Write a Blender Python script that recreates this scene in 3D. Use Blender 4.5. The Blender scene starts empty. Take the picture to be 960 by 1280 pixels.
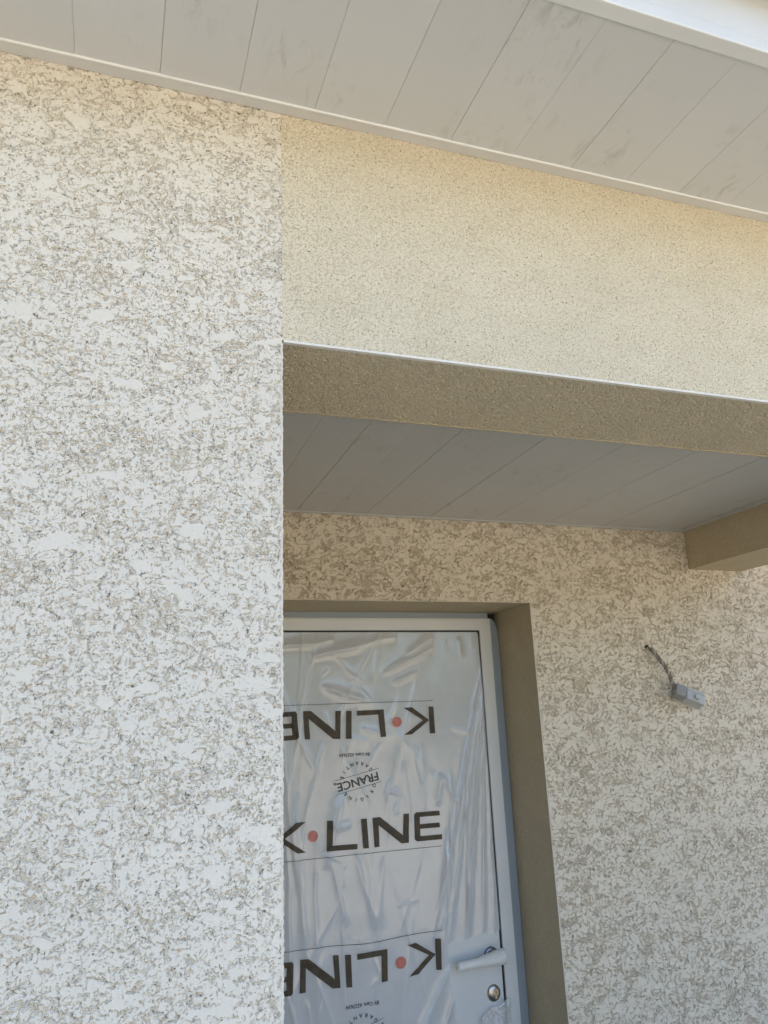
import bpy, bmesh, math, random
import numpy as np
from mathutils import Vector, Matrix

random.seed(7)
sc = bpy.context.scene
COL = sc.collection

# ------------------------------------------------------------------ camera
EYE = 1.85                                    # camera height above the porch slab
cam_data = bpy.data.cameras.new("camera")
cam = bpy.data.objects.new("camera", cam_data)
COL.objects.link(cam)
sc.camera = cam
cam_data.sensor_fit = 'VERTICAL'
cam_data.sensor_height = 36.0
cam_data.sensor_width = 27.0
cam_data.lens = 26.684
cam_data.clip_start = 0.02
cam_data.clip_end = 2000.0
right = Vector((0.94407585, -0.32716496, -0.0410352))
up = Vector((-0.05005976, -0.26522531, 0.96288606))
fwd = Vector((0.32590615, 0.90698326, 0.26677061))
M = Matrix((right, up, -fwd)).transposed().to_4x4()
M.translation = Vector((0, 0, EYE))
cam.matrix_world = M

# ------------------------------------------------------------------ sky, sun, exposure
SUN_EL, SUN_AZ = math.radians(36), math.radians(24)      # behind the house, a little to the right
sun_dir = Vector((math.sin(SUN_AZ) * math.cos(SUN_EL), math.cos(SUN_AZ) * math.cos(SUN_EL), math.sin(SUN_EL)))
world = bpy.data.worlds.new("World")
sc.world = world
world.use_nodes = True
wn = world.node_tree
sky = wn.nodes.new("ShaderNodeTexSky")
sky.sky_type = 'NISHITA'
sky.sun_disc = False
sky.sun_elevation = SUN_EL
sky.sun_rotation = SUN_AZ
sky.air_density = 1.0
sky.dust_density = 2.6
sky.ozone_density = 3.0
bg = wn.nodes["Background"]
bg.inputs["Strength"].default_value = 0.15
wn.links.new(sky.outputs[0], bg.inputs[0])
sl = bpy.data.lights.new("sun", 'SUN')
sl.energy = 4.6
sl.angle = math.radians(0.5)
sl.color = (1.0, 0.95, 0.88)
sun = bpy.data.objects.new("sun", sl)
COL.objects.link(sun)
sun.rotation_euler = sun_dir.to_track_quat('Z', 'Y').to_euler()
sun.location = (3, 6, 12)
sc.view_settings.view_transform = 'Standard'
sc.view_settings.look = 'None'
sc.view_settings.gamma = 1.0
sc.view_settings.exposure = 1.66
sc.cycles.max_bounces = 10
sc.cycles.diffuse_bounces = 6
sc.cycles.transparent_max_bounces = 12


# ------------------------------------------------------------------ helpers
def new_mat(name):
    m = bpy.data.materials.new(name)
    m.use_nodes = True
    nt = m.node_tree
    return m, nt, nt.nodes["Principled BSDF"]


def node(nt, kind, **kw):
    n = nt.nodes.new(kind)
    for k, v in kw.items():
        setattr(n, k, v)
    return n


def math_n(nt, op, a, b=None, c=None):
    n = nt.nodes.new("ShaderNodeMath")
    n.operation = op
    for i, v in enumerate((a, b, c)):
        if v is None:
            continue
        if hasattr(v, "is_linked") or hasattr(v, "links"):
            nt.links.new(v, n.inputs[i])
        else:
            n.inputs[i].default_value = v
    return n.outputs[0]


def noise(nt, vec, scale, detail=2.0, rough=0.5, dist=0.0):
    n = nt.nodes.new("ShaderNodeTexNoise")
    n.inputs["Scale"].default_value = scale
    n.inputs["Detail"].default_value = detail
    n.inputs["Roughness"].default_value = rough
    n.inputs["Distortion"].default_value = dist
    nt.links.new(vec, n.inputs["Vector"])
    return n.outputs[0]


def mapping(nt, vec, scale):
    n = nt.nodes.new("ShaderNodeMapping")
    n.inputs["Scale"].default_value = scale
    nt.links.new(vec, n.inputs["Vector"])
    return n.outputs[0]


def mix_col(nt, fac, a, b):
    n = nt.nodes.new("ShaderNodeMix")
    n.data_type = 'RGBA'
    if isinstance(fac, float):
        n.inputs[0].default_value = fac
    else:
        nt.links.new(fac, n.inputs[0])
    for idx, v in ((6, a), (7, b)):
        if isinstance(v, tuple):
            n.inputs[idx].default_value = (*v, 1.0)
        else:
            nt.links.new(v, n.inputs[idx])
    return n.outputs[2]


def smoothstep(nt, v, lo, hi):
    n = nt.nodes.new("ShaderNodeMapRange")
    n.interpolation_type = 'SMOOTHSTEP'
    n.inputs[1].default_value = lo
    n.inputs[2].default_value = hi
    nt.links.new(v, n.inputs[0])
    return n.outputs[0]


def plaster(name, flat_col, rough_col, layers, thresh, amp, speck=0.0, grain=700.0, grain_amp=0.0006, soft=0.03, ridges=(), k=0.03, patches=None):
    """Scraped and pressed render: a rough aggregate coat whose high spots were trowelled flat at `thresh`."""
    m, nt, p = new_mat(name)
    tc = node(nt, "ShaderNodeTexCoord")
    vec = tc.outputs["Object"]
    total = None
    for (scale, weight, stretch, detail, dist) in layers:
        v = mapping(nt, vec, stretch)
        f = noise(nt, v, scale, detail, 0.55, dist)
        t = math_n(nt, 'MULTIPLY_ADD', f, weight, -0.5 * weight)
        total = t if total is None else math_n(nt, 'ADD', total, t)
    for (scale, weight, width, stretch) in ridges:              # narrow winding furrows dragged open by the trowel
        f = noise(nt, mapping(nt, vec, stretch), scale, 1.0, 0.5, 0.6)
        a = math_n(nt, 'ABSOLUTE', math_n(nt, 'SUBTRACT', f, 0.5))
        r = smoothstep(nt, a, width, width * 0.25)
        total = math_n(nt, 'MULTIPLY_ADD', r, -weight, total)
    if patches:                                                   # scattered larger spots rubbed quite flat
        scale, lo, hi, weight = patches
        f = noise(nt, mapping(nt, vec, (0.55, 1, 1)), scale, 1.0, 0.5, 0.3)
        total = math_n(nt, 'MULTIPLY_ADD', smoothstep(nt, f, lo, hi), weight, total)
    mask = smoothstep(nt, total, thresh - soft, thresh + soft)      # 1 on the pressed flats
    h = math_n(nt, 'SMOOTH_MIN', total, thresh, k)
    fine = noise(nt, vec, grain, 2.0, 0.6)
    inv = math_n(nt, 'MULTIPLY_ADD', mask, -0.8, 1.0)
    g = math_n(nt, 'MULTIPLY', math_n(nt, 'SUBTRACT', fine, 0.5), inv)
    height = math_n(nt, 'MULTIPLY_ADD', h, amp, -thresh * amp)
    height = math_n(nt, 'MULTIPLY_ADD', g, grain_amp, height)
    d = node(nt, "ShaderNodeDisplacement")
    d.inputs["Midlevel"].default_value = 0.0
    d.inputs["Scale"].default_value = 1.0
    nt.links.new(height, d.inputs["Height"])
    nt.links.new(d.outputs[0], nt.nodes["Material Output"].inputs["Displacement"])
    m.displacement_method = 'BOTH'
    tone = noise(nt, vec, 2.3, 3.0)
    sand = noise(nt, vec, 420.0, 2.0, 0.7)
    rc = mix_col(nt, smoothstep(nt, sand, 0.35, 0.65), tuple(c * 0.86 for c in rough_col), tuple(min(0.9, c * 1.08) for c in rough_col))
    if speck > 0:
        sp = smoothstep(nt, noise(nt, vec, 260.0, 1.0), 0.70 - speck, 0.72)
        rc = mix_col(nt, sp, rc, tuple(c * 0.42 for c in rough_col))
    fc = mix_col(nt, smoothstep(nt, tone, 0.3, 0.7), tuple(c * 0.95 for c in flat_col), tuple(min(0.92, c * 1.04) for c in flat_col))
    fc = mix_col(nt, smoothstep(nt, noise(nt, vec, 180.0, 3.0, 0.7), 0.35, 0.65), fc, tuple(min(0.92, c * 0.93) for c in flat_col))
    c = mix_col(nt, mask, rc, fc)  # recesses darker: tan aggregate colour, with micro shadow painted in
    nt.links.new(c, p.inputs["Base Color"])
    p.inputs["Roughness"].default_value = 0.9
    p.inputs["Specular IOR Level"].default_value = 0.25
    return m


def simple(name, col, rough=0.5, metal=0.0, spec=0.5, var=0.05, vscale=6.0, bump=0.0, bscale=300.0):
    m, nt, p = new_mat(name)
    tc = node(nt, "ShaderNodeTexCoord")
    f = noise(nt, tc.outputs["Object"], vscale, 4.0)
    c = mix_col(nt, smoothstep(nt, f, 0.3, 0.7), tuple(x * (1 - var) for x in col), tuple(min(0.95, x * (1 + var)) for x in col))
    nt.links.new(c, p.inputs["Base Color"])
    p.inputs["Roughness"].default_value = rough
    p.inputs["Metallic"].default_value = metal
    p.inputs["Specular IOR Level"].default_value = spec
    if bump:
        b = node(nt, "ShaderNodeBump")
        b.inputs["Strength"].default_value = 1.0
        b.inputs["Distance"].default_value = bump
        nt.links.new(noise(nt, tc.outputs["Object"], bscale, 2.0), b.inputs["Height"])
        nt.links.new(b.outputs[0], p.inputs["Normal"])
    return m


def link(name, mesh, mat, parent=None, smooth=False):
    if mat is not None and not mesh.materials:
        mesh.materials.append(mat)
    if smooth:
        mesh.polygons.foreach_set("use_smooth", np.ones(len(mesh.polygons), dtype=bool))
    o = bpy.data.objects.new(name, mesh)
    COL.objects.link(o)
    if parent is not None:
        o.parent = parent
    return o


def empty(name, loc=(0, 0, 0), parent=None):
    o = bpy.data.objects.new(name, None)
    o.empty_display_size = 0.1
    COL.objects.link(o)
    o.location = loc
    if parent is not None:
        o.parent = parent
    return o


def tag(o, label, cat=None, group=None, kind=None):
    if label:
        o["label"] = label
    if cat:
        o["category"] = cat
    if group:
        o["group"] = group
    if kind:
        o["kind"] = kind
    return o


def np_mesh(name, verts, quads):
    verts = np.asarray(verts, dtype=np.float32)
    quads = np.asarray(quads, dtype=np.int32)
    me = bpy.data.meshes.new(name)
    me.vertices.add(len(verts))
    me.vertices.foreach_set("co", verts.ravel())
    me.loops.add(quads.size)
    me.loops.foreach_set("vertex_index", quads.ravel())
    me.polygons.add(len(quads))
    me.polygons.foreach_set("loop_start", np.arange(0, quads.size, 4, dtype=np.int32))
    me.polygons.foreach_set("loop_total", np.full(len(quads), 4, dtype=np.int32))
    me.update(calc_edges=True)
    return me


class Sheets:
    """Collects flat rectangular grids (u x v) into one mesh."""
    def __init__(self):
        self.v, self.q, self.n = [], [], 0

    def add(self, us, vs, fn, hole=None):
        """fn(U, V) -> xyz; the face normal is dfn/du x dfn/dv."""
        us, vs = np.asarray(us), np.asarray(vs)
        U, V = np.meshgrid(us, vs)
        P = np.stack(fn(U.ravel(), V.ravel()), axis=1)
        nu, nv = len(us), len(vs)
        i = np.arange(nu - 1)[None, :] + np.arange(nv - 1)[:, None] * nu
        i = i.ravel()
        q = np.stack([i, i + 1, i + 1 + nu, i + nu], axis=1)
        if hole is not None:
            cu = ((us[:-1] + us[1:]) / 2)[None, :] + 0 * ((vs[:-1] + vs[1:]) / 2)[:, None]
            cv = 0 * ((us[:-1] + us[1:]) / 2)[None, :] + ((vs[:-1] + vs[1:]) / 2)[:, None]
            q = q[~hole(cu.ravel(), cv.ravel())]
        self.v.append(P)
        self.q.append(q + self.n)
        self.n += len(P)

    def mesh(self, name):
        v = np.concatenate(self.v)
        q = np.concatenate(self.q)
        used = np.zeros(len(v), dtype=bool)
        used[q.ravel()] = True
        remap = np.cumsum(used) - 1
        return np_mesh(name, v[used], remap[q])


def span(*stops):
    """stops: (start, step), (next_start, step), ..., end -> one increasing array"""
    out = []
    for k in range(len(stops) - 1):
        a, step = stops[k]
        b = stops[k + 1][0] if isinstance(stops[k + 1], tuple) else stops[k + 1]
        n = max(1, int(round((b - a) / step)))
        out.append(np.linspace(a, b, n + 1)[:-1])
    out.append([stops[-1]])
    return np.concatenate(out)


def box_bm(bm, x0, x1, y0, y1, z0, z1, bevel=0.0):
    r = bmesh.ops.create_cube(bm, size=1.0)
    vs = r["verts"]
    bmesh.ops.scale(bm, vec=(x1 - x0, y1 - y0, z1 - z0), verts=vs)
    bmesh.ops.translate(bm, vec=((x0 + x1) / 2, (y0 + y1) / 2, (z0 + z1) / 2), verts=vs)
    if bevel > 0:
        es = list({e for v in vs for e in v.link_edges})
        bmesh.ops.bevel(bm, geom=es, offset=bevel, segments=2, profile=0.6, affect='EDGES')


def bm_obj(name, bm, mat, parent=None, smooth=False):
    bmesh.ops.recalc_face_normals(bm, faces=bm.faces)
    me = bpy.data.meshes.new(name)
    bm.to_mesh(me)
    bm.free()
    return link(name, me, mat, parent, smooth)


def box(name, x0, x1, y0, y1, z0, z1, mat, parent=None, bevel=0.0, smooth=False):
    bm = bmesh.new()
    box_bm(bm, x0, x1, y0, y1, z0, z1, bevel)
    return bm_obj(name, bm, mat, parent, smooth)


def tube_bm(bm, pts, radii, seg=10, cap=True):
    pts = [Vector(p) for p in pts]
    rings = []
    prev = None
    for i, p in enumerate(pts):
        t = (pts[min(i + 1, len(pts) - 1)] - pts[max(i - 1, 0)]).normalized()
        if prev is None:
            a = t.orthogonal().normalized()
        else:
            a = (prev - t * prev.dot(t)).normalized()
        prev = a
        b = t.cross(a)
        r = radii[i] if hasattr(radii, "__len__") else radii
        rings.append([bm.verts.new(p + (a * math.cos(2 * math.pi * k / seg) + b * math.sin(2 * math.pi * k / seg)) * r) for k in range(seg)])
    for i in range(len(rings) - 1):
        for k in range(seg):
            bm.faces.new((rings[i][k], rings[i][(k + 1) % seg], rings[i + 1][(k + 1) % seg], rings[i + 1][k]))
    if cap:
        bm.faces.new(rings[0][::-1])
        bm.faces.new(rings[-1])


def perlin(x, z, seed=0):
    rng = np.random.RandomState(seed)
    perm = rng.permutation(256)
    ang = rng.rand(256) * 2 * np.pi
    gx, gz = np.cos(ang), np.sin(ang)
    xi, zi = np.floor(x).astype(int), np.floor(z).astype(int)
    xf, zf = x - xi, z - zi
    u, w = xf ** 3 * (xf * (xf * 6 - 15) + 10), zf ** 3 * (zf * (zf * 6 - 15) + 10)

    def g(ix, iz, dx, dz):
        h = perm[(perm[ix & 255] + iz) & 255]
        return gx[h] * dx + gz[h] * dz
    a = g(xi, zi, xf, zf)
    b = g(xi + 1, zi, xf - 1, zf)
    c = g(xi, zi + 1, xf, zf - 1)
    d = g(xi + 1, zi + 1, xf - 1, zf - 1)
    return (a + u * (b - a)) + w * ((c + u * (d - c)) - (a + u * (b - a)))


# ------------------------------------------------------------------ materials
FLAT = (0.74, 0.69, 0.60)
ROUGH = (0.60, 0.52, 0.41)
S1 = (1, 1, 1)
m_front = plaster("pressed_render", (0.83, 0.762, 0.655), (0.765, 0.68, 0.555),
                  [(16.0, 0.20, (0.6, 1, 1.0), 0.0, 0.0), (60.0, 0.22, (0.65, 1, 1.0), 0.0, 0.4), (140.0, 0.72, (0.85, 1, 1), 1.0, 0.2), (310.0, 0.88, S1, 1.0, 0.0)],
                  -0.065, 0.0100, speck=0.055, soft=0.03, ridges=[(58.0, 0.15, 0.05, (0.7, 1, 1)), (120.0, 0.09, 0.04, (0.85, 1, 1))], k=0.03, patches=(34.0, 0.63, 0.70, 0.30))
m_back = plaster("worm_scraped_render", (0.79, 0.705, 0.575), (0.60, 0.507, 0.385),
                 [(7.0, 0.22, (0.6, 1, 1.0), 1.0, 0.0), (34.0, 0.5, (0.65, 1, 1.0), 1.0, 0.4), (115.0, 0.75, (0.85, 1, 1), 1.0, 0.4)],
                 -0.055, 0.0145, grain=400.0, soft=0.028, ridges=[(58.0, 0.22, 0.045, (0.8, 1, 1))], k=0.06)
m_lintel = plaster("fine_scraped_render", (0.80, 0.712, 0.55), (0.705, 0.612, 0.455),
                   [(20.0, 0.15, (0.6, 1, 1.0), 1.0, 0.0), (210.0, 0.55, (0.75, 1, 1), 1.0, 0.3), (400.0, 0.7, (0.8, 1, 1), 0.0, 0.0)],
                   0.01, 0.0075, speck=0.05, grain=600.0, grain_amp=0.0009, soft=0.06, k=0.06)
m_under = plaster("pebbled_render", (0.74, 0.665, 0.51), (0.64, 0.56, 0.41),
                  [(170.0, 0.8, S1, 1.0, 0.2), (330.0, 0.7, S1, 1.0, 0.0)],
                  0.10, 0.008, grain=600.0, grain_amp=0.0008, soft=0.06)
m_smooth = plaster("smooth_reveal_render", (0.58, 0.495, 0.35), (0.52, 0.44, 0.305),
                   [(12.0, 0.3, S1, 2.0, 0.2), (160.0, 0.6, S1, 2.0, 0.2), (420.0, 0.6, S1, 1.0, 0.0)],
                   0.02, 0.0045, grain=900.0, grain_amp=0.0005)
m_smooth.displacement_method = 'BUMP'


def pvc_mat(name, lo, hi):
    m, nt, p = new_mat(name)
    tc = node(nt, "ShaderNodeTexCoord")
    oi = node(nt, "ShaderNodeObjectInfo")
    vec = node(nt, "ShaderNodeVectorMath")
    vec.operation = 'ADD'
    nt.links.new(tc.outputs["Object"], vec.inputs[0])
    nt.links.new(oi.outputs["Location"], vec.inputs[1])
    v = vec.outputs[0]
    patch = smoothstep(nt, noise(nt, v, 5.5, 2.0, 0.6), 0.46, 0.70)
    smear = smoothstep(nt, noise(nt, mapping(nt, v, (1.0, 0.45, 1.0)), 42.0, 4.0, 0.65, 0.6), 0.50, 0.70)
    dirt = math_n(nt, 'MULTIPLY', math_n(nt, 'MULTIPLY', patch, smear), 0.5)
    base = mix_col(nt, oi.outputs["Random"], lo, hi)
    c = mix_col(nt, dirt, base, (0.36, 0.335, 0.29))
    nt.links.new(c, p.inputs["Base Color"])
    p.inputs["Roughness"].default_value = 0.38
    p.inputs["Specular IOR Level"].default_value = 0.4
    b = node(nt, "ShaderNodeBump")
    b.inputs["Strength"].default_value = 1.0
    b.inputs["Distance"].default_value = 0.0012
    nt.links.new(noise(nt, mapping(nt, v, (1.0, 0.25, 1.0)), 9.0, 2.0), b.inputs["Height"])
    nt.links.new(b.outputs[0], p.inputs["Normal"])
    return m


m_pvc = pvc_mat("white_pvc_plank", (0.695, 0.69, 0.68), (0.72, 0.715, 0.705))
m_pvc_grey = pvc_mat("shade_grey_pvc_plank", (0.56, 0.555, 0.538), (0.585, 0.58, 0.563))  # same plank PVC, greyed so the colour carries porch shade
m_trim = simple("white_pvc_trim", (0.74, 0.725, 0.70), 0.4, var=0.02)
m_lip = simple("lit_edge_pvc_lip", (0.90, 0.90, 0.89), 0.25, var=0.01)  # whiter than the trim, painting in the light on its edge
m_fascia = simple("white_fascia_pvc", (0.84, 0.84, 0.83), 0.25, var=0.02)
m_gutter = simple("brown_gutter_metal", (0.10, 0.075, 0.06), 0.5, var=0.1)
m_dark = simple("dark_gap", (0.03, 0.028, 0.025), 0.9)
m_rubber = simple("black_rubber_seal", (0.012, 0.012, 0.013), 0.6)
m_door = simple("white_door_panel", (0.73, 0.735, 0.735), 0.35, var=0.015)
m_frame = simple("white_door_frame", (0.78, 0.78, 0.775), 0.32, var=0.015)
m_strip = simple("blue_grey_aluminium", (0.36, 0.41, 0.46), 0.4, var=0.03)
m_bead = simple("white_corner_bead", (0.84, 0.80, 0.73), 0.5, var=0.04, bump=0.001, bscale=220)
m_bead_cream = simple("cream_corner_bead", (0.76, 0.70, 0.60), 0.8, var=0.06, bump=0.002, bscale=160)
m_tile = simple("red_clay_tile", (0.36, 0.16, 0.10), 0.8, var=0.2, bump=0.01, bscale=12)
m_nickel = simple("brushed_nickel", (0.50, 0.46, 0.41), 0.28, metal=1.0, var=0.05)
m_nickel_dark = simple("dark_nickel", (0.28, 0.28, 0.29), 0.3, metal=1.0, var=0.05)
m_brass = simple("worn_steel", (0.50, 0.46, 0.40), 0.3, metal=1.0, var=0.05)
m_foam = simple("white_foam_wrap", (0.80, 0.80, 0.77), 0.85, var=0.04, bump=0.002, bscale=140)
m_ink = simple("brown_ink", (0.066, 0.048, 0.026), 0.6, var=0.25, vscale=40)
m_ink_small = simple("grey_ink", (0.08, 0.075, 0.075), 0.6, var=0.1, vscale=60)
m_red = simple("coral_red_ink", (0.56, 0.17, 0.135), 0.4, var=0.1, vscale=60)
m_slab = simple("bare_concrete", (0.13, 0.12, 0.105), 0.9, var=0.12, vscale=2.0, bump=0.003, bscale=90)
m_gravel = simple("beige_gravel_ground", (0.50, 0.428, 0.305), 0.95, var=0.22, vscale=1.2, bump=0.02, bscale=35)
m_leaf = simple("added_screen_leaf", (0.05, 0.085, 0.035), 0.5, var=0.3, vscale=1.5)
m_conn = simple("grey_plastic", (0.52, 0.515, 0.505), 0.4, var=0.04)
m_conn_dark = simple("dark_grey_plastic", (0.31, 0.31, 0.30), 0.45, var=0.05)
m_wire_a = simple("grey_cable_sheath", (0.24, 0.21, 0.175), 0.55, var=0.15, vscale=60)
m_wire_b = simple("pale_cable_sheath", (0.45, 0.41, 0.35), 0.55, var=0.15, vscale=60)


def film_mat():
    m, nt, p = new_mat("clear_plastic_film")
    tc = node(nt, "ShaderNodeTexCoord")
    f = noise(nt, tc.outputs["Object"], 5.0, 3.0)
    p.inputs["Base Color"].default_value = (0.87, 0.87, 0.88, 1)
    p.inputs["Roughness"].default_value = 0.5
    p.inputs["Specular IOR Level"].default_value = 0.0
    b = node(nt, "ShaderNodeBump")
    b.inputs["Strength"].default_value = 1.0
    b.inputs["Distance"].default_value = 0.0005
    nt.links.new(noise(nt, mapping(nt, tc.outputs["Object"], (1.0, 1.0, 0.55)), 38.0, 2.0, 0.5, 0.9), b.inputs["Height"])
    tr = node(nt, "ShaderNodeBsdfTransparent")
    tr.inputs[0].default_value = (0.96, 0.96, 0.96, 1)
    mx = node(nt, "ShaderNodeMixShader")
    lw = node(nt, "ShaderNodeLayerWeight")
    lw.inputs[0].default_value = 0.35
    fac = math_n(nt, 'MULTIPLY_ADD', smoothstep(nt, f, 0.3, 0.7), 0.10, 0.40)
    fac = math_n(nt, 'MULTIPLY_ADD', lw.outputs[1], 0.55, fac)
    nt.links.new(fac, mx.inputs[0])
    nt.links.new(tr.outputs[0], mx.inputs[1])
    nt.links.new(p.outputs[0], mx.inputs[2])
    gl = node(nt, "ShaderNodeBsdfGlossy")
    gl.inputs["Roughness"].default_value = 0.13
    nt.links.new(b.outputs[0], gl.inputs["Normal"])
    fr = node(nt, "ShaderNodeFresnel")
    fr.inputs[0].default_value = 1.55
    nt.links.new(b.outputs[0], fr.inputs["Normal"])
    mx2 = node(nt, "ShaderNodeMixShader")
    nt.links.new(math_n(nt, 'MINIMUM', math_n(nt, 'MULTIPLY', fr.outputs[0], 1.8), 0.9), mx2.inputs[0])
    nt.links.new(mx.outputs[0], mx2.inputs[1])
    nt.links.new(gl.outputs[0], mx2.inputs[2])
    nt.links.new(mx2.outputs[0], nt.nodes["Material Output"].inputs["Surface"])
    return m


m_film = film_mat()

# ------------------------------------------------------------------ key dimensions (metres)
YF = 1.0            # front face of wall and lintel
XC = 0.211          # corner where the plain wall ends and the lintel starts
Z_SOF = 2.809       # underside of the eave planks
Z_LIN = 2.397       # underside of the lintel
YL = 1.25           # back of the lintel
YB = 2.42           # wall with the door
Z_CEIL = 2.546      # underside of the porch ceiling
XB0, XB1 = 2.156, 2.425   # side beam
Z_BEAM = 2.389
REV_X0, REV_X1, REV_Z = 0.335, 1.418, 2.247
YD = 2.66           # door frame face
PITCH = 0.12
LEAN = 0.0042       # the corner is a few millimetres out of plumb

# ------------------------------------------------------------------ setting
gs = Sheets()
gs.add(np.linspace(-150, 150, 61), np.linspace(-150, 150, 61), lambda u, v: (u, v, 0 * u - 0.12))
ground = link("ground", gs.mesh("ground"), m_gravel)
tag(ground, "beige gravel ground in front of the house", kind="structure")
slab = box("porch_floor", XC + 0.001, XB1 + 0.1, 0.8, YB - 0.002, -0.3, 0.0, m_slab, bevel=0.006)
tag(slab, "bare grey concrete porch floor before the front door", kind="structure")

# leafy screen added behind the camera to darken the film's reflected horizon
rs = np.random.RandomState(5)
NL = 26000
c = np.stack([rs.uniform(-60, 60, NL), -42 + rs.normal(0, 0.7, NL), rs.uniform(-0.1, 5.5, NL) + rs.normal(0, 0.25, NL)], axis=1)
du, dv = rs.normal(size=(NL, 3)), rs.normal(size=(NL, 3))
du *= 0.26 / np.linalg.norm(du, axis=1, keepdims=True)
dv *= 0.22 / np.linalg.norm(dv, axis=1, keepdims=True)
hv = np.stack([c - du, c - dv, c + du, c + dv], axis=1).reshape(-1, 3)
added_leaf_screen = link("added_leaf_screen", np_mesh("added_leaf_screen", hv, np.arange(NL * 4).reshape(-1, 4)), m_leaf)
tag(added_leaf_screen, "added dark green leafy screen behind the camera, for the film to reflect", "added_leaf_screen", kind="stuff")

# ------------------------------------------------------------------ house
house = empty("house", (0, YF, 0))
tag(house, "cream rendered house front with recessed porch, white plank eaves and film covered door", "house")
H = Matrix.Translation((0, -YF, 0))


def hp(o):
    """parent to the house, keeping world placement"""
    o.parent = house
    o.matrix_parent_inverse = H
    return o


# front wall, finely gridded where the photograph looks at it
s = Sheets()
s.add(span((-5.0, 0.5), (-0.5, 0.0014), XC), span((-0.12, 0.25), (1.38, 0.0014), Z_SOF - 0.001), lambda u, v: (u - LEAN * np.maximum(0, Z_LIN - v) * np.clip((u + 0.5) / 0.6, 0, 1), 0 * u + YF, v))
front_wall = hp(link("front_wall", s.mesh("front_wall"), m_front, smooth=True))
tag(front_wall, "bright cream wall of pressed rough render left of the porch")
# side wall of the porch, behind the corner
hp(box("side_wall", XC - 0.25, XC - 0.014, YF + 0.012, YB + 0.3, -0.12, Z_SOF - 0.002, m_smooth))

# lintel: face, underside, back
s = Sheets()
s.add(span((XC, 0.0015), (1.35, 0.05), XB1), span((Z_LIN + 0.004, 0.0015), Z_SOF - 0.001), lambda u, v: (u, 0 * u + YF, v))
lintel_face = s.mesh("lintel")
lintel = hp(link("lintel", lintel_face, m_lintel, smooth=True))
tag(lintel, "fine grained beige lintel face over the porch opening")
s = Sheets()
s.add(span((XC + 0.0008, 0.003), (1.6, 0.05), XB1), span((YF + 0.002, 0.003), YL - 0.002), lambda u, v: (u, v, 0 * u + Z_LIN))
# underside must face down: flip by swapping the axes order
under = s.mesh("lintel_underside")
under.flip_normals()
hp(link("lintel_underside", under, m_under, smooth=True))
hp(box("lintel_core", XC + 0.001, XB1, YF + 0.02, YL - 0.001, Z_LIN + 0.015, Z_SOF - 0.002, m_smooth))

# corner beads
def bead(name, p0, p1, r, mat, wob, n, seed):
    rng = random.Random(seed)
    bm = bmesh.new()
    p0, p1 = Vector(p0), Vector(p1)
    pts, rad = [], []
    for i in range(n + 1):
        t = i / n
        q = p0.lerp(p1, t) + Vector((rng.gauss(0, wob), rng.gauss(0, wob), rng.gauss(0, wob)))
        pts.append(q)
        rad.append(r * (1 + rng.uniform(-1, 1) * min(0.45, wob * 400)))
    tube_bm(bm, pts, rad, 6)
    return hp(bm_obj(name, bm, mat, None, True))


bead("corner_bead", (XC - 0.0007 - LEAN * (Z_LIN + 0.1), YF + 0.0015, -0.1), (XC - 0.0007, YF + 0.0015, Z_LIN - 0.002), 0.0020, m_bead_cream, 0.00045, 800, 3)
o = box("lintel_bead", XC + 0.002, XB1, YF - 0.002, YF + 0.006, Z_LIN - 0.0003, Z_LIN + 0.0036, m_bead, bevel=0.0008)
hp(o)
tag(o, "thin white plastic bead along the lower edge of the lintel")
hp(box("lintel_back_bead", XC + 0.002, XB0 - 0.001, YL - 0.003, YL + 0.001, Z_LIN - 0.001, Z_LIN + 0.004, m_smooth, bevel=0.001))

# wall with the door
s = Sheets()
s.add(span((XC, 0.06), (0.335, 0.03), (0.48, 0.0032), (REV_X1, 0.0032), (2.75, 0.1), 7.0),
      span((-0.12, 0.2), (0.82, 0.0032), (REV_Z, 0.0032), (2.6, 0.05), Z_SOF),
      lambda u, v: (u, 0 * u + YB, v), hole=lambda u, v: (u > REV_X0) & (u < REV_X1) & (v < REV_Z))
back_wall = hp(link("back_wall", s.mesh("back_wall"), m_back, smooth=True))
tag(back_wall, "shaded cream wall of worm scraped render around the door")
# reveal of the door opening
YR = YD + 0.045
hp(box("door_reveal", REV_X1 - 0.0005, REV_X1 + 0.003, YB - 0.0005, YR, -0.12, REV_Z + 0.003, m_smooth))
hp(box("door_reveal", REV_X0 - 0.003, REV_X0 + 0.0005, YB - 0.0005, YR, -0.12, REV_Z + 0.003, m_smooth))
hp(box("door_reveal", REV_X0 + 0.0006, REV_X1 - 0.0006, YB - 0.0005, YR, REV_Z - 0.0005, REV_Z + 0.003, m_smooth))
hp(box("door_reveal_bead", REV_X1 - 0.0018, REV_X1 + 0.0012, YB - 0.0025, YB + 0.002, 0.0, REV_Z, m_bead_cream, bevel=0.0008))
hp(box("door_reveal_bead", REV_X0 + 0.002, REV_X1 + 0.0012, YB - 0.0025, YB + 0.002, REV_Z + 0.0002, REV_Z + 0.0022, m_bead_cream, bevel=0.0006))
hp(box("reveal_back", REV_X0 - 0.06, REV_X1 + 0.06, YR + 0.001, YR + 0.03, -0.1, REV_Z + 0.06, m_dark))

# beam on the right, corner post carrying it (outside the picture)
hp(box("side_beam", XB0, XB1, YL + 0.001, YB - 0.001, Z_BEAM, Z_CEIL + 0.2, m_smooth, bevel=0.002))
hp(box("corner_post", XB0 + 0.002, XB1 - 0.002, YF + 0.014, YL - 0.004, -0.12, Z_LIN - 0.002, m_smooth, bevel=0.002))

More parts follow.
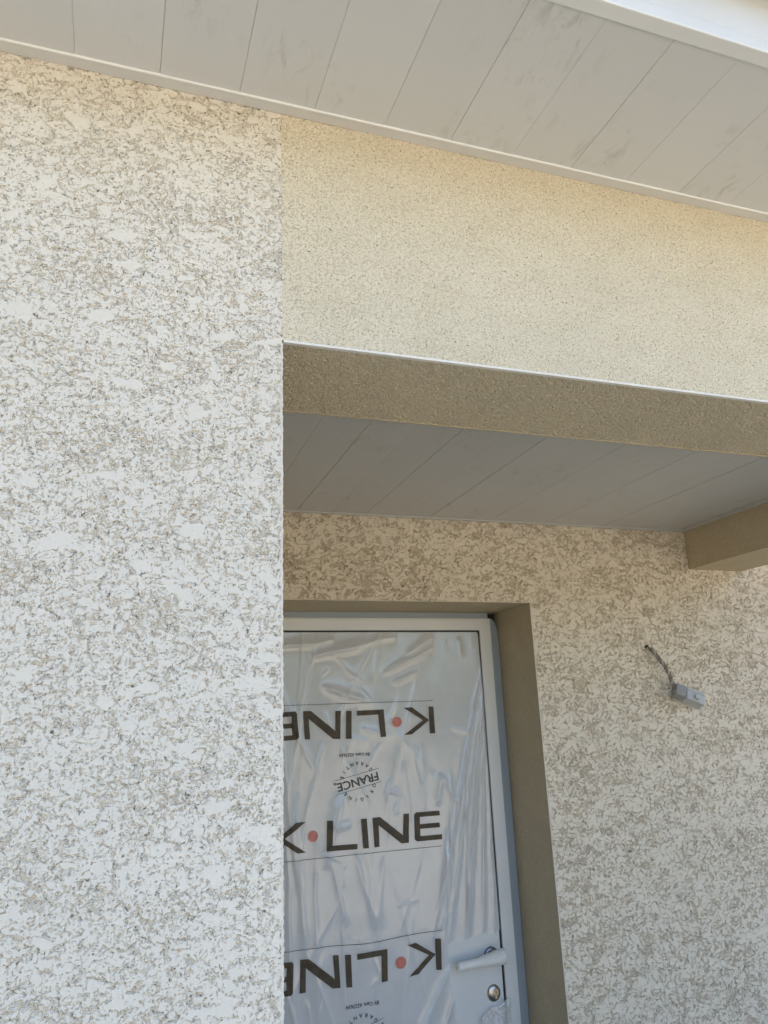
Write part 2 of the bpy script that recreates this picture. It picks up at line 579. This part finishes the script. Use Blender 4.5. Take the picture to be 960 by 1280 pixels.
# eave soffit: planks, trims, fascia, gutter
Y_FAS = 0.672
soffit = hp(box("eave_soffit", -5.0, 2.9, Y_FAS + 0.01, YF + 0.0, Z_SOF + 0.0135, Z_SOF + 0.02, m_trim))
tag(soffit, "white plank soffit under the eave with grey smudges")


def plank_mesh(name, y0, y1, w, gap_l, gap_r, mat):
    """one hollow PVC plank: flat underside with a small chamfered lip along each long edge"""
    bm = bmesh.new()
    a, b = gap_l, w - gap_r
    prof = [(a, 0.012), (a, 0.0005), (a + 0.0004, 0.0), (b - 0.0004, 0.0), (b, 0.0005), (b, 0.012)]
    f0 = [bm.verts.new((x, y0, z)) for x, z in prof]
    f1 = [bm.verts.new((x, y1, z)) for x, z in prof]
    for i in range(len(prof)):
        j = (i + 1) % len(prof)
        bm.faces.new((f0[i], f0[j], f1[j], f1[i]))
    bm.faces.new(f0[::-1])
    bm.faces.new(f1)
    bmesh.ops.recalc_face_normals(bm, faces=bm.faces)
    me = bpy.data.meshes.new(name)
    bm.to_mesh(me)
    bm.free()
    me.materials.append(mat)
    return me


pm_a = [plank_mesh("soffit_plank", 0.0, 0.2845, PITCH, g, g, m_pvc) for g in (0.00028, 0.00012, 0.00018)]
for k in range(-34, 24):
    x0 = 0.0212 + k * PITCH
    o = bpy.data.objects.new("soffit_plank", pm_a[k % 3])
    COL.objects.link(o)
    o.parent = soffit
    rr = random.Random(k + 90)
    o.location = (x0, 0.6955, Z_SOF + (0.0004 if k % 2 else 0.0) + rr.uniform(0, 0.0003))
# trim between planks and wall
trim = o = hp(box("soffit_trim", -5.0, 2.9, 0.9798, YF - 0.0008, Z_SOF - 0.0026, Z_SOF + 0.012, m_trim, bevel=0.0003))
tag(o, "narrow white trim between the plank soffit and the wall")
o = box("soffit_trim_lip", -5.0, 2.9, 0.9770, 0.9795, Z_SOF - 0.0036, Z_SOF + 0.004, m_lip, bevel=0.0004)
o.parent = trim
o.matrix_parent_inverse = trim.matrix_world.inverted()
# fascia with rolled lower edge
bm = bmesh.new()
prof = [(0.6945, Z_SOF + 0.010), (0.6945, Z_SOF - 0.0015), (0.682, Z_SOF - 0.0015)]
for k in range(5):
    a = -math.pi / 2 - math.pi / 2 * k / 4
    prof.append((0.6735 + 0.0025 * math.cos(a), Z_SOF + 0.001 + 0.0025 * math.sin(a)))
prof += [(0.671, Z_SOF + 0.021), (0.6724, Z_SOF + 0.0235), (0.6745, Z_SOF + 0.0245), (0.6745, Z_SOF + 0.20), (0.690, Z_SOF + 0.20), (0.690, Z_SOF + 0.02)]
l0 = [bm.verts.new((-5.0, y, z)) for y, z in prof]
l1 = [bm.verts.new((2.9, y, z)) for y, z in prof]
for i in range(len(prof)):
    j = (i + 1) % len(prof)
    bm.faces.new((l0[i], l0[j], l1[j], l1[i]))
bm.faces.new(l0[::-1])
bm.faces.new(l1)
fascia = hp(bm_obj("fascia", bm, m_fascia))
tag(fascia, "bright white fascia board along the eave edge")
# half round gutter hanging in front of the fascia
bm = bmesh.new()
gy, gz, gr = 0.606, Z_SOF + 0.165, 0.062
outer = [(gy + gr * math.cos(math.pi + math.pi * k / 14), gz + gr * math.sin(math.pi + math.pi * k / 14)) for k in range(15)]
inner = [(gy + (gr - 0.003) * math.cos(2 * math.pi - math.pi * k / 14), gz + (gr - 0.003) * math.sin(2 * math.pi - math.pi * k / 14)) for k in range(15)]
prof = outer + inner
l0 = [bm.verts.new((-5.0, y, z)) for y, z in prof]
l1 = [bm.verts.new((2.9, y, z)) for y, z in prof]
for i in range(len(prof)):
    j = (i + 1) % len(prof)
    bm.faces.new((l0[i], l0[j], l1[j], l1[i]))
gutter = hp(bm_obj("gutter", bm, m_gutter))
# roof over everything, sloping up towards the back
bm = bmesh.new()
prof = [(0.62, Z_SOF + 0.205), (6.0, Z_SOF + 1.95), (11.0, Z_SOF + 0.2), (11.0, Z_SOF + 0.12), (6.0, Z_SOF + 1.80), (0.69, Z_SOF + 0.10)]
prof[5] = (0.70, Z_SOF + 0.19)
l0 = [bm.verts.new((-5.4, y, z)) for y, z in prof]
l1 = [bm.verts.new((2.95, y, z)) for y, z in prof]
for i in range(len(prof)):
    j = (i + 1) % len(prof)
    bm.faces.new((l0[i], l0[j], l1[j], l1[i]))
bm.faces.new(l0[::-1])
bm.faces.new(l1)
hp(bm_obj("roof", bm, m_tile))
hp(box("roof", 2.951, 7.3, 2.05, 11.0, Z_SOF + 0.02, Z_SOF + 0.3, m_tile))
hp(box("rear_wall", -5.0, 7.0, 10.0, 10.3, -0.12, Z_SOF + 0.1, m_smooth))
hp(box("end_wall", 6.98, 7.2, YB + 0.01, 10.0, -0.12, Z_SOF + 0.1, m_smooth))
hp(box("end_wall", -5.2, -5.0, YF + 0.01, 10.0, -0.12, Z_SOF + 0.1, m_smooth))

# porch ceiling planks
ceil = hp(box("porch_ceiling", XC, XB0 - 0.0005, YL + 0.001, YB, Z_CEIL + 0.0135, Z_CEIL + 0.02, m_trim))
tag(ceil, "shaded grey plank ceiling of the porch")
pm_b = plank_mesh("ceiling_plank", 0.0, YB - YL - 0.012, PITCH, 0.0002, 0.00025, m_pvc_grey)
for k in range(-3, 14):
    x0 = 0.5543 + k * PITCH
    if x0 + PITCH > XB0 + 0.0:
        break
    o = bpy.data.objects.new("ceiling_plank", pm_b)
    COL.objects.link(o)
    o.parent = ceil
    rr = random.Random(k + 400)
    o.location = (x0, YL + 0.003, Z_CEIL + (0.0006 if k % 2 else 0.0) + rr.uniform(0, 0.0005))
hp(box("ceiling_trim", XC + 0.001, XB0 - 0.001, YB - 0.016, YB - 0.0008, Z_CEIL - 0.003, Z_CEIL + 0.012, m_pvc_grey, bevel=0.001))
o = box("ceiling_trim", XB0 - 0.016, XB0 - 0.0008, YL + 0.004, YB - 0.018, Z_CEIL - 0.003, Z_CEIL + 0.012, m_pvc_grey, bevel=0.001)
hp(o)

# ------------------------------------------------------------------ front door (part of the house)
LX0, LX1, LZ1 = 0.43, 1.3215, 2.1725
door = hp(box("front_door", LX0, LX1, YD + 0.010, YD + 0.055, 0.02, LZ1, m_door, bevel=0.0015))
tag(door, "white front door wrapped in printed plastic film")
dinv = door.matrix_world.inverted()


def dp(o):
    o.parent = door
    return o


bm = bmesh.new()
fx1 = 1.3765
outer = [(fx1, -0.02), (fx1, 2.2235), (0.378, 2.2235), (0.378, -0.02)]
inner = [(1.3268, -0.02), (1.3268, 2.1775), (0.425, 2.1775), (0.425, -0.02)]
for y_pair in (None,):
    vo = {}
    for side, y in (("f", YD), ("b", YD + 0.042)):
        vo["o" + side] = [bm.verts.new((x, y, z)) for x, z in outer]
        vo["i" + side] = [bm.verts.new((x, y, z)) for x, z in inner]
    for i in range(3):
        bm.faces.new((vo["of"][i], vo["of"][i + 1], vo["if"][i + 1], vo["if"][i]))
        bm.faces.new((vo["ob"][i + 1], vo["ob"][i], vo["ib"][i], vo["ib"][i + 1]))
        bm.faces.new((vo["of"][i + 1], vo["of"][i], vo["ob"][i], vo["ob"][i + 1]))
        bm.faces.new((vo["if"][i], vo["if"][i + 1], vo["ib"][i + 1], vo["ib"][i]))
es = [e for e in bm.edges if abs(e.verts[0].co.y - YD) < 1e-4 and abs(e.verts[1].co.y - YD) < 1e-4 and
      (all(min((v.co - Vector((x, YD, z))).length for x, z in outer) < 1e-4 for v in e.verts))]
bmesh.ops.bevel(bm, geom=es, offset=0.005, segments=3, affect='EDGES')
frame = dp(bm_obj("door_frame", bm, m_frame))
# blue grey side flange with a rounded upper corner
bm = bmesh.new()
sx0, sx1 = fx1 + 0.0002, 1.4145
prof = [(sx0, -0.02), (sx1, -0.02), (sx1, 2.155)]
for k in range(1, 9):
    a = math.pi / 2 * k / 8
    prof.append((sx0 + 0.004 + (sx1 - sx0 - 0.004) * math.cos(a), 2.155 + 0.068 * math.sin(a)))
prof.append((sx0, 2.223))
f0 = [bm.verts.new((x, YD + 0.006 + (x - sx0) * 0.30, z)) for x, z in prof]
f1 = [bm.verts.new((x, YD + 0.040, z)) for x, z in prof]
bm.faces.new(f0)
bm.faces.new(f1[::-1])
for i in range(len(prof)):
    j = (i + 1) % len(prof)
    bm.faces.new((f0[i], f1[i], f1[j], f0[j]))
dp(bm_obj("frame_flange", bm, m_strip))
# sealing strip on top of the frame
dp(box("frame_flange", 0.36, 1.372, YD + 0.012, YD + 0.040, 2.2245, 2.2462, m_strip, bevel=0.001))
# rubber seal around the leaf
dp(box("door_seal", 1.3218, 1.3265, YD + 0.007, YD + 0.03, 0.02, 2.1772, m_rubber))
dp(box("door_seal", 0.43, 1.3216, YD + 0.007, YD + 0.03, 2.1732, 2.1772, m_rubber))

# lock: domed escutcheon with a profile cylinder and keyhole
LKX, LKZ = 1.2835, 0.943


def dome(name, cx, cz, rx, rz, y, depth, mat, parent_fn, rings=6, seg=28):
    bm = bmesh.new()
    prev = None
    for i in range(rings + 1):
        t = i / rings
        ph = t * math.pi / 2
        rr, yy = math.cos(ph), y - depth * math.sin(ph) ** 0.8
        if i == rings:
            c = bm.verts.new((cx, yy, cz))
            for k in range(seg):
                bm.faces.new((prev[k], prev[(k + 1) % seg], c))
            break
        ring = [bm.verts.new((cx + rx * rr * math.cos(2 * math.pi * k / seg), yy, cz + rz * rr * math.sin(2 * math.pi * k / seg))) for k in range(seg)]
        if prev:
            for k in range(seg):
                bm.faces.new((prev[k], prev[(k + 1) % seg], ring[(k + 1) % seg], ring[k]))
        prev = ring
    return parent_fn(bm_obj(name, bm, mat, None, True))


YLF = YD + 0.010
dome("lock_plate", LKX, LKZ, 0.0255, 0.027, YLF, 0.010, m_nickel, dp)
bm = bmesh.new()
tube_bm(bm, [(LKX + 0.004, YLF - 0.006, LKZ + 0.004), (LKX + 0.004, YLF - 0.0125, LKZ + 0.004)], 0.0095, 20)
box_bm(bm, LKX - 0.0005, LKX + 0.0085, YLF - 0.0122, YLF - 0.006, LKZ - 0.017, LKZ + 0.002, 0.0015)
dp(bm_obj("lock_cylinder", bm, m_brass))
dp(box("keyhole", LKX + 0.003, LKX + 0.0052, YLF - 0.0128, YLF - 0.0121, LKZ - 0.001, LKZ + 0.0085, m_rubber))
# handle: round rose, neck and lever
HX, HZ = 1.283, 1.060
dome("handle_rose", HX, HZ, 0.026, 0.026, YLF, 0.009, m_nickel_dark, dp)
bm = bmesh.new()
tube_bm(bm, [(HX, YLF - 0.004, HZ), (HX, YLF - 0.034, HZ), (HX - 0.004, YLF - 0.046, HZ), (HX - 0.016, YLF - 0.050, HZ - 0.001), (HX - 0.08, YLF - 0.050, HZ - 0.004), (HX - 0.125, YLF - 0.050, HZ - 0.007)],
        [0.009, 0.009, 0.0088, 0.0085, 0.008, 0.007], 14)
dp(bm_obj("door_handle", bm, m_nickel, None, True))

# foam sleeve slipped over the lever
bm = bmesh.new()
rng = random.Random(11)
n = 40
pts, rad = [], []
for i in range(n + 1):
    t = i / n
    x = HX + 0.030 - 0.180 * t
    z = HZ + 0.004 - 0.0125 * t
    y = YLF - 0.048 - 0.002 * math.sin(math.pi * min(1, t * 1.2))
    pts.append((x, y, z))
    r = 0.0245 - 0.0080 * min(1, max(0, (t - 0.20) / 0.35)) - 0.0035 * t
    r *= 1 + rng.uniform(-0.035, 0.035)
    if i == 0 or i == n:
        r *= 0.72
    rad.append(r)
tube_bm(bm, pts, rad, 18)
for v in bm.verts:
    v.co += Vector((rng.gauss(0, 0.0004), rng.gauss(0, 0.0004), rng.gauss(0, 0.0004)))
sleeve = bm_obj("foam_sleeve", bm, m_foam, None, True)
tag(sleeve, "white foam sleeve wrapped around the door handle", "foam sleeve")

# ------------------------------------------------------------------ printed plastic film hanging on the door
FY = YD + 0.0035
# creases: (x0,z0,x1,z1,width,height)
CREASES = [
    (1.318, 2.00, 1.075, 1.17, 0.008, 0.012), (1.318, 1.96, 1.130, 1.16, 0.007, 0.010), (1.318, 1.93, 1.192, 1.15, 0.007, 0.014),
    (1.318, 1.88, 1.255, 1.15, 0.006, 0.012), (1.318, 1.80, 1.300, 1.14, 0.005, 0.008), (1.17, 1.66, 1.135, 1.25, 0.007, 0.007),
    (1.22, 1.62, 1.20, 1.15, 0.005, 0.009),
    (1.135, 1.45, 1.10, 1.05, 0.010, 0.010), (1.13, 1.055, 1.00, 0.86, 0.010, 0.012), (1.15, 1.02, 1.07, 0.80, 0.011, 0.010), (1.12, 1.04, 1.16, 0.86, 0.008, 0.008),
    (0.53, 2.00, 0.66, 1.70, 0.010, 0.008), (0.545, 1.86, 0.60, 1.36, 0.014, 0.010), (0.60, 1.60, 0.62, 1.16, 0.014, 0.008), (0.66, 1.44, 0.66, 0.96, 0.016, 0.008),
    (0.565, 1.50, 0.585, 0.90, 0.012, 0.008), (0.72, 1.40, 0.76, 1.22, 0.010, 0.006), (0.80, 1.42, 0.86, 1.22, 0.012, 0.006), (0.90, 1.40, 0.87, 1.20, 0.012, 0.006),
    (0.66, 2.085, 0.86, 2.125, 0.013, 0.009), (0.86, 2.125, 0.98, 2.155, 0.010, 0.005), (0.55, 2.125, 0.68, 2.13, 0.011, 0.008), (0.68, 2.13, 0.74, 2.145, 0.008, 0.005),
    (0.93, 2.02, 1.12, 2.11, 0.012, 0.007), (0.96, 1.985, 1.06, 2.02, 0.009, 0.006), (0.70, 1.98, 0.87, 1.925, 0.014, 0.009), (1.02, 2.09, 1.13, 2.15, 0.010, 0.005),
    (1.235, 2.15, 1.24, 2.08, 0.006, 0.006), (0.76, 1.61, 0.70, 1.40, 0.020, 0.010), (0.99, 1.70, 1.00, 1.50, 0.008, 0.006), (1.06, 1.76, 1.05, 1.50, 0.010, 0.005),
    (0.93, 1.62, 0.97, 1.60, 0.008, 0.006), (0.97, 1.60, 0.95, 1.54, 0.007, 0.006), (1.11, 1.56, 1.13, 1.66, 0.012, 0.010), (1.13, 1.66, 1.19, 1.56, 0.010, 0.009),
    (0.72, 1.515, 0.79, 1.512, 0.010, 0.005), (0.83, 1.83, 0.95, 1.80, 0.014, 0.005), (0.86, 1.785, 0.80, 1.80, 0.012, 0.004),
]


_cr = random.Random(31)
for _ in range(34):                                   # many slighter creases, mostly hanging lengthwise
    cx, cz = _cr.uniform(0.50, 1.12), _cr.uniform(0.85, 2.1)
    ln, an = _cr.uniform(0.05, 0.26), _cr.gauss(0, 0.30)
    CREASES.append((cx - ln * math.sin(an), cz + ln, cx + ln * math.sin(an), cz - ln, _cr.uniform(0.004, 0.009), _cr.uniform(0.0015, 0.0045)))
for _ in range(22):                                   # short random nicks
    cx, cz = _cr.uniform(0.50, 1.30), _cr.uniform(0.85, 2.15)
    ln, an = _cr.uniform(0.015, 0.05), _cr.uniform(0, math.pi)
    CREASES.append((cx - ln * math.sin(an), cz + ln * math.cos(an), cx + ln * math.sin(an), cz - ln * math.cos(an), _cr.uniform(0.003, 0.006), _cr.uniform(0.0015, 0.0035)))


def film_y(x, z):
    """depth of the film surface; smaller y is nearer the viewer"""
    x = np.asarray(x, dtype=float)
    z = np.asarray(z, dtype=float)
    h = 0.004 + 0.0022 * perlin(x * 4 + 3.1, z * 2.2 + 1.7, 1) + 0.0009 * perlin(x * 13, z * 4 + 5, 2) + 0.0005 * perlin(x * 34, z * 9, 3)
    for (x0, z0, x1, z1, w, a) in CREASES:
        dx, dz = x1 - x0, z1 - z0
        L2 = dx * dx + dz * dz
        t = ((x - x0) * dx + (z - z0) * dz) / L2
        L = math.sqrt(L2)
        d = ((x - x0) * dz - (z - z0) * dx) / L
        d = d + 0.006 * perlin(t * L * 9 + x0 * 50, t * 0 + z0 * 31, 8)
        tt = np.clip(t, 0, 1)
        fade = np.clip(np.minimum(t + 0.08, 1.08 - t) / 0.22, 0, 1)
        ww = w * (0.75 + 0.6 * tt)
        ridge = np.exp(-np.abs(d / ww) ** 1.15)
        h = h + 0.85 * a * ridge * fade
    return FY + 0.001 - 0.5 * (h + np.sqrt(h * h + 6e-6))


def soften_rim(me, rounds=6):
    """smooth the stepped outline left where cells were torn away"""
    bm = bmesh.new()
    bm.from_mesh(me)
    rim = {}
    for e in bm.edges:
        if e.is_boundary:
            for v in e.verts:
                rim.setdefault(v, []).append(e.other_vert(v))
    for _ in range(rounds):
        new = {v: (v.co * 2 + ns[0].co + ns[1].co) / 4 for v, ns in rim.items() if len(ns) == 2}
        for v, c in new.items():
            v.co = c
    bm.to_mesh(me)
    bm.free()
    return me


def film_hole(x, z):
    edge = 1.30 + 0.02 * perlin(x * 14, z * 0 + 2.0, 9)
    cut = (z < 1.135 + 0.012 * perlin(x * 25, z * 0 + 1.3, 10) - (1.322 - x) * 0.10) & (x > 1.122 + 0.015 * perlin(z * 18, x * 0 + 4.0, 11) + np.maximum(0, 1.0 - z) * 0.16 - np.maximum(0, z - 1.02) * 0.05)
    return cut


xs = np.linspace(0.436, 1.3195, 260)
zs = np.linspace(0.25, 2.1685, 520)
s = Sheets()
s.add(xs, zs, lambda u, v: (u, film_y(u, v), v), hole=film_hole)
film = link("plastic_film", soften_rim(s.mesh("plastic_film")), m_film, smooth=True)
tag(film, "creased translucent plastic film with printed dark K LINE lettering covering the front door", "plastic film")


def conform(bm, cell=0.006, off=0.0014):
    """cut a flat shape drawn in x, z into small cells and lay it on the film"""
    bm.normal_update()
    bmesh.ops.triangulate(bm, faces=bm.faces)
    if bm.verts:
        x0 = min(v.co.x for v in bm.verts)
        x1 = max(v.co.x for v in bm.verts)
        z0 = min(v.co.z for v in bm.verts)
        z1 = max(v.co.z for v in bm.verts)
        q = x0 + cell
        while q < x1 - 1e-5:
            bmesh.ops.bisect_plane(bm, geom=bm.verts[:] + bm.edges[:] + bm.faces[:], plane_co=(q, 0, 0), plane_no=(1, 0, 0), dist=1e-6)
            q += cell
        q = z0 + cell
        while q < z1 - 1e-5:
            bmesh.ops.bisect_plane(bm, geom=bm.verts[:] + bm.edges[:] + bm.faces[:], plane_co=(0, 0, q), plane_no=(0, 0, 1), dist=1e-6)
            q += cell
    co = np.array([v.co[:] for v in bm.verts])
    ys = film_y(co[:, 0], co[:, 2]) - off
    for v, y in zip(bm.verts, ys):
        v.co.y = y


def poly_bm(bm, pts):
    bm.faces.new([bm.verts.new((x, 0, z)) for x, z in pts])


def bm_print(name, bm, mat, label=None, parent=film):
    bm.normal_update()
    for f in bm.faces:
        if f.normal.y > 0:
            f.normal_flip()
    me = bpy.data.meshes.new(name)
    bm.to_mesh(me)
    bm.free()
    o = link(name, me, mat, parent, True)
    if label:
        o["label"] = label
    return o


LH, SW = 0.0945, 0.0205
LETTERS = [
    # letter -> polygons in word coordinates (x to the right, z up)
    [[(0.006, 0), (0.006 + SW, 0), (0.006 + SW, LH), (0.006, LH)], [(SW + 0.0055, 0.0475), (0.094, LH), (0.126, LH), (0.052, 0.0475), (0.126, 0), (0.094, 0)]],
    'dot',
    [[(0.198, 0), (0.302, 0), (0.302, 0.017), (0.198 + SW, 0.017), (0.198 + SW, LH), (0.198, LH)]],
    [[(0.322, 0), (0.322 + SW, 0), (0.322 + SW, LH), (0.322, LH)]],
    [[(0.363, 0), (0.3825, 0), (0.3825, 0.068), (0.466, 0), (0.493, 0), (0.493, LH), (0.4735, LH), (0.4735, 0.026), (0.389, LH), (0.363, LH)]],
    [[(0.522, 0), (0.613, 0), (0.613, 0.016), (0.535, 0.016), (0.535, 0.0395), (0.607, 0.0395), (0.607, 0.055), (0.535, 0.055), (0.535, 0.0785), (0.613, 0.0785), (0.613, LH), (0.522, LH), (0.5145, 0.087), (0.5145, 0.0075)]],
]


def wordmark(ox, oz, flip, wave):
    for item in LETTERS:
        bm = bmesh.new()
        if item == 'dot':
            poly_bm(bm, [(0.1525 + 0.0178 * math.cos(2 * math.pi * k / 28), 0.048 + 0.0178 * math.sin(2 * math.pi * k / 28)) for k in range(28)])
        else:
            for pl in item:
                poly_bm(bm, pl)
        for v in bm.verts:
            x, z = v.co.x, v.co.z
            if flip:
                x, z = -x, LH - z
            x += ox
            v.co.x = x
            v.co.z = z + oz + wave(x)
            v.co.x += 0.0035 * math.sin(x * 23 + oz * 40) * math.sin((z + oz) * 31)
            v.co.z += 0.0028 * math.sin(x * 14 + oz * 17)
        conform(bm)
        if item == 'dot':
            bm_print("printed_dot", bm, m_red)
        else:
            bm_print("printed_letter", bm, m_ink)


wordmark(1.1225, 1.8015, True, lambda x: 0.0)
wordmark(0.5045, 1.4445, False, lambda x: -0.0015 * math.sin((x - 0.5) * 5))
wordmark(1.0990, 1.0355, True, lambda x: 0.006 * math.exp(-((x - 1.05) / 0.05) ** 2) - 0.004 * math.exp(-((x - 0.8) / 0.06) ** 2))


def printed_line(x0, x1, zf, w=0.0018):
    bm = bmesh.new()
    n = 60
    t = [bm.verts.new((x0 + (x1 - x0) * i / n, 0, zf(x0 + (x1 - x0) * i / n) + w / 2)) for i in range(n + 1)]
    b = [bm.verts.new((x0 + (x1 - x0) * i / n, 0, zf(x0 + (x1 - x0) * i / n) - w / 2)) for i in range(n + 1)]
    for i in range(n):
        bm.faces.new((b[i], b[i + 1], t[i + 1], t[i]))
    conform(bm, 0.008)
    bm_print("printed_line", bm, m_ink_small)


printed_line(0.44, 1.114, lambda x: 1.9195)
printed_line(0.44, 1.117, lambda x: 1.4245)
printed_line(0.44, 1.100, lambda x: 1.1605 - 0.009 * math.exp(-((x - 0.84) / 0.10) ** 2))


def text_bm(txt, size, align='CENTER'):
    cu = bpy.data.curves.new("text", 'FONT')
    cu.body = txt
    cu.size = size
    cu.align_x = align
    cu.align_y = 'CENTER'
    cu.resolution_u = 3
    cu.offset = size * 0.018
    ob = bpy.data.objects.new("text", cu)
    COL.objects.link(ob)
    dg = bpy.context.evaluated_depsgraph_get()
    me = bpy.data.meshes.new_from_object(ob.evaluated_get(dg))
    bm = bmesh.new()
    bm.from_mesh(me)
    bpy.data.objects.remove(ob)
    bpy.data.curves.remove(cu)
    bpy.data.meshes.remove(me)
    return bm


def stamp(cx, cz, tilt, bv_dx, bv_dz):
    """ORIGINE FRANCE GARANTIE mark, printed upside down on this film"""
    total = bmesh.new()

    def put(txt, size, x, z, rot, stretch=1.0, bold=0.0):
        b = text_bm(txt, size)
        for v in b.verts:
            px, pz = v.co.x * stretch, v.co.y
            v.co.x = px * math.cos(rot) - pz * math.sin(rot) + x
            v.co.z = px * math.sin(rot) + pz * math.cos(rot) + z
            v.co.y = 0
        me = bpy.data.meshes.new("tmp")
        b.to_mesh(me)
        b.free()
        total.from_mesh(me)
        bpy.data.meshes.remove(me)

    put("FRANCE", 0.0385, 0.0, 0.0, 0.0, 1.08)
    put("®", 0.012, 0.083, -0.013, 0.0)
    for zz in (0.0225, -0.0225):
        poly_bm(total, [(-0.083, zz - 0.0007), (0.083, zz - 0.0007), (0.083, zz + 0.0007), (-0.083, zz + 0.0007)])
    R1 = 0.060
    w = "ORIGINE"
    for i, ch in enumerate(w):
        a = math.radians(62 - i * (124 / 6))
        put(ch, 0.0165, R1 * math.sin(-a), R1 * math.cos(a), a)
    w = "GARANTIE"
    for i, ch in enumerate(w):
        a = math.radians(-64 + i * (128 / 7))
        put(ch, 0.0165, R1 * math.sin(a), -R1 * math.cos(a), a)
    rot = math.pi + tilt
    for v in total.verts:
        x, z = v.co.x, v.co.z
        v.co.x = cx + x * math.cos(rot) - z * math.sin(rot)
        v.co.z = cz + x * math.sin(rot) + z * math.cos(rot)
    b = text_bm("BV Cert. 6227634", 0.0155)
    for v in b.verts:
        x, z = v.co.x * 0.98, v.co.y
        v.co.x, v.co.z, v.co.y = cx - x + bv_dx, cz - z + bv_dz, 0
    me = bpy.data.meshes.new("tmp")
    b.to_mesh(me)
    b.free()
    total.from_mesh(me)
    bpy.data.meshes.remove(me)
    conform(total, 0.006, 0.0018)
    o = bm_print("printed_stamp", total, m_ink_small)
    o["kind"] = "stuff"


stamp(0.8185, 1.657, math.radians(11.5), -0.010, 0.0885)
stamp(0.808, 0.8885, math.radians(14), 0.003, 0.0885)

# torn tail of the film crumpled below the lock
xs = np.linspace(1.205, 1.336, 60)
zs = np.linspace(0.70, 0.928, 90)


def flap_y(x, z):
    h = 0.010 + 0.010 * perlin(x * 22, z * 16, 21) + 0.007 * np.abs(perlin(x * 40 + z * 20, z * 34, 22)) + 0.004 * perlin(x * 90, z * 80, 23)
    return FY - 0.002 - np.maximum(h, 0.0005)


s = Sheets()
s.add(xs, zs, lambda u, v: (u, flap_y(u, v), v),
      hole=lambda u, v: (v > 0.905 + 0.02 * perlin(u * 20, u * 0 + 3, 24) + (u - 1.27) * 0.25) | (u < 1.222 + 0.012 * perlin(v * 25, v * 0 + 1, 25) + (0.928 - v) * 0.05))
flap = link("film_flap", soften_rim(s.mesh("film_flap")), m_film, film, True)
flap["label"] = "torn crumpled tail of the film below the lock"

# ------------------------------------------------------------------ cable end with its connector
conn = empty("cable_connector", (1.9074, YB, 2.0752))
tag(conn, "grey plastic cable connector dangling from a twisted wire on the shaded wall", "cable connector")
CI = Matrix.Translation((-1.9074, -YB, -2.0752))


def cp(o):
    o.parent = conn
    o.matrix_parent_inverse = CI
    return o


path = [Vector(p) for p in ((1.906, 2.440, 2.082), (1.908, 2.405, 2.074), (1.918, 2.392, 2.052), (1.936, 2.388, 2.026), (1.953, 2.388, 2.003), (1.964, 2.386, 1.975), (1.968, 2.384, 1.950), (1.974, 2.382, 1.930))]


def spline(pts, n):
    out = []
    m = len(pts) - 1
    for i in range(n + 1):
        t = i / n * m
        k = min(int(t), m - 1)
        u = t - k
        p0, p1, p2, p3 = pts[max(k - 1, 0)], pts[k], pts[k + 1], pts[min(k + 2, m)]
        out.append(0.5 * ((2 * p1) + (p2 - p0) * u + (2 * p0 - 5 * p1 + 4 * p2 - p3) * u * u + (3 * p1 - p0 - 3 * p2 + p3) * u ** 3))
    return out


cl = spline(path, 120)
for j, (mat, ph) in enumerate(((m_wire_a, 0.0), (m_wire_b, 2.1), (m_wire_a, 4.2))):
    bm = bmesh.new()
    pts = []
    for i, p in enumerate(cl):
        t = (cl[min(i + 1, 120)] - cl[max(i - 1, 0)]).normalized()
        a = Vector((0, 1, 0))
        a = (a - t * a.dot(t)).normalized()
        b = t.cross(a)
        th = ph + i * 0.26
        pts.append(p + (a * math.cos(th) + b * math.sin(th)) * 0.0048)
    tube_bm(bm, pts, 0.0040, 8)
    cp(bm_obj("wire", bm, mat, None, True))

bm = bmesh.new()
tube_bm(bm, [(1.9055, YB + 0.0045, 2.083), (1.9055, YB - 0.0005, 2.083)], [0.010, 0.0095], 14)
cp(bm_obj("wall_hole", bm, m_dark))
# connector body built flat along local x, then turned
CT = Matrix.Translation((2.022, 2.368, 1.897)) @ Matrix.Rotation(math.radians(25), 4, 'Y') @ Matrix.Rotation(math.radians(-12), 4, 'Z') @ Matrix.Rotation(math.radians(-18), 4, 'X') @ Matrix.Scale(0.94, 4)


def cbox(name, x0, x1, y0, y1, z0, z1, mat, bev):
    bm = bmesh.new()
    box_bm(bm, x0, x1, y0, y1, z0, z1, bev)
    bmesh.ops.transform(bm, matrix=CT, verts=bm.verts)
    return cp(bm_obj(name, bm, mat))


cbox("connector_cap", -0.064, -0.020, -0.021, 0.021, -0.0245, 0.0245, m_conn_dark, 0.005)
cbox("connector_body", -0.021, 0.056, -0.023, 0.023, -0.027, 0.013, m_conn, 0.004)
cbox("connector_lid", -0.0205, 0.054, -0.021, 0.023, 0.0145, 0.027, m_conn, 0.003)
bm = bmesh.new()
tube_bm(bm, [(0.022, -0.021, -0.007), (0.022, -0.031, -0.007), (0.022, -0.0325, -0.007)], [0.0125, 0.0125, 0.0105], 20)
bmesh.ops.transform(bm, matrix=CT, verts=bm.verts)
cp(bm_obj("connector_button", bm, m_conn, None, False))
bm = bmesh.new()
tube_bm(bm, [(-0.062, 0, 0.012), (-0.072, 0, 0.018), (-0.080, 0, 0.024)], [0.009, 0.0085, 0.007], 14)
bmesh.ops.transform(bm, matrix=CT, verts=bm.verts)
cp(bm_obj("cable_gland", bm, m_conn_dark, None, True))
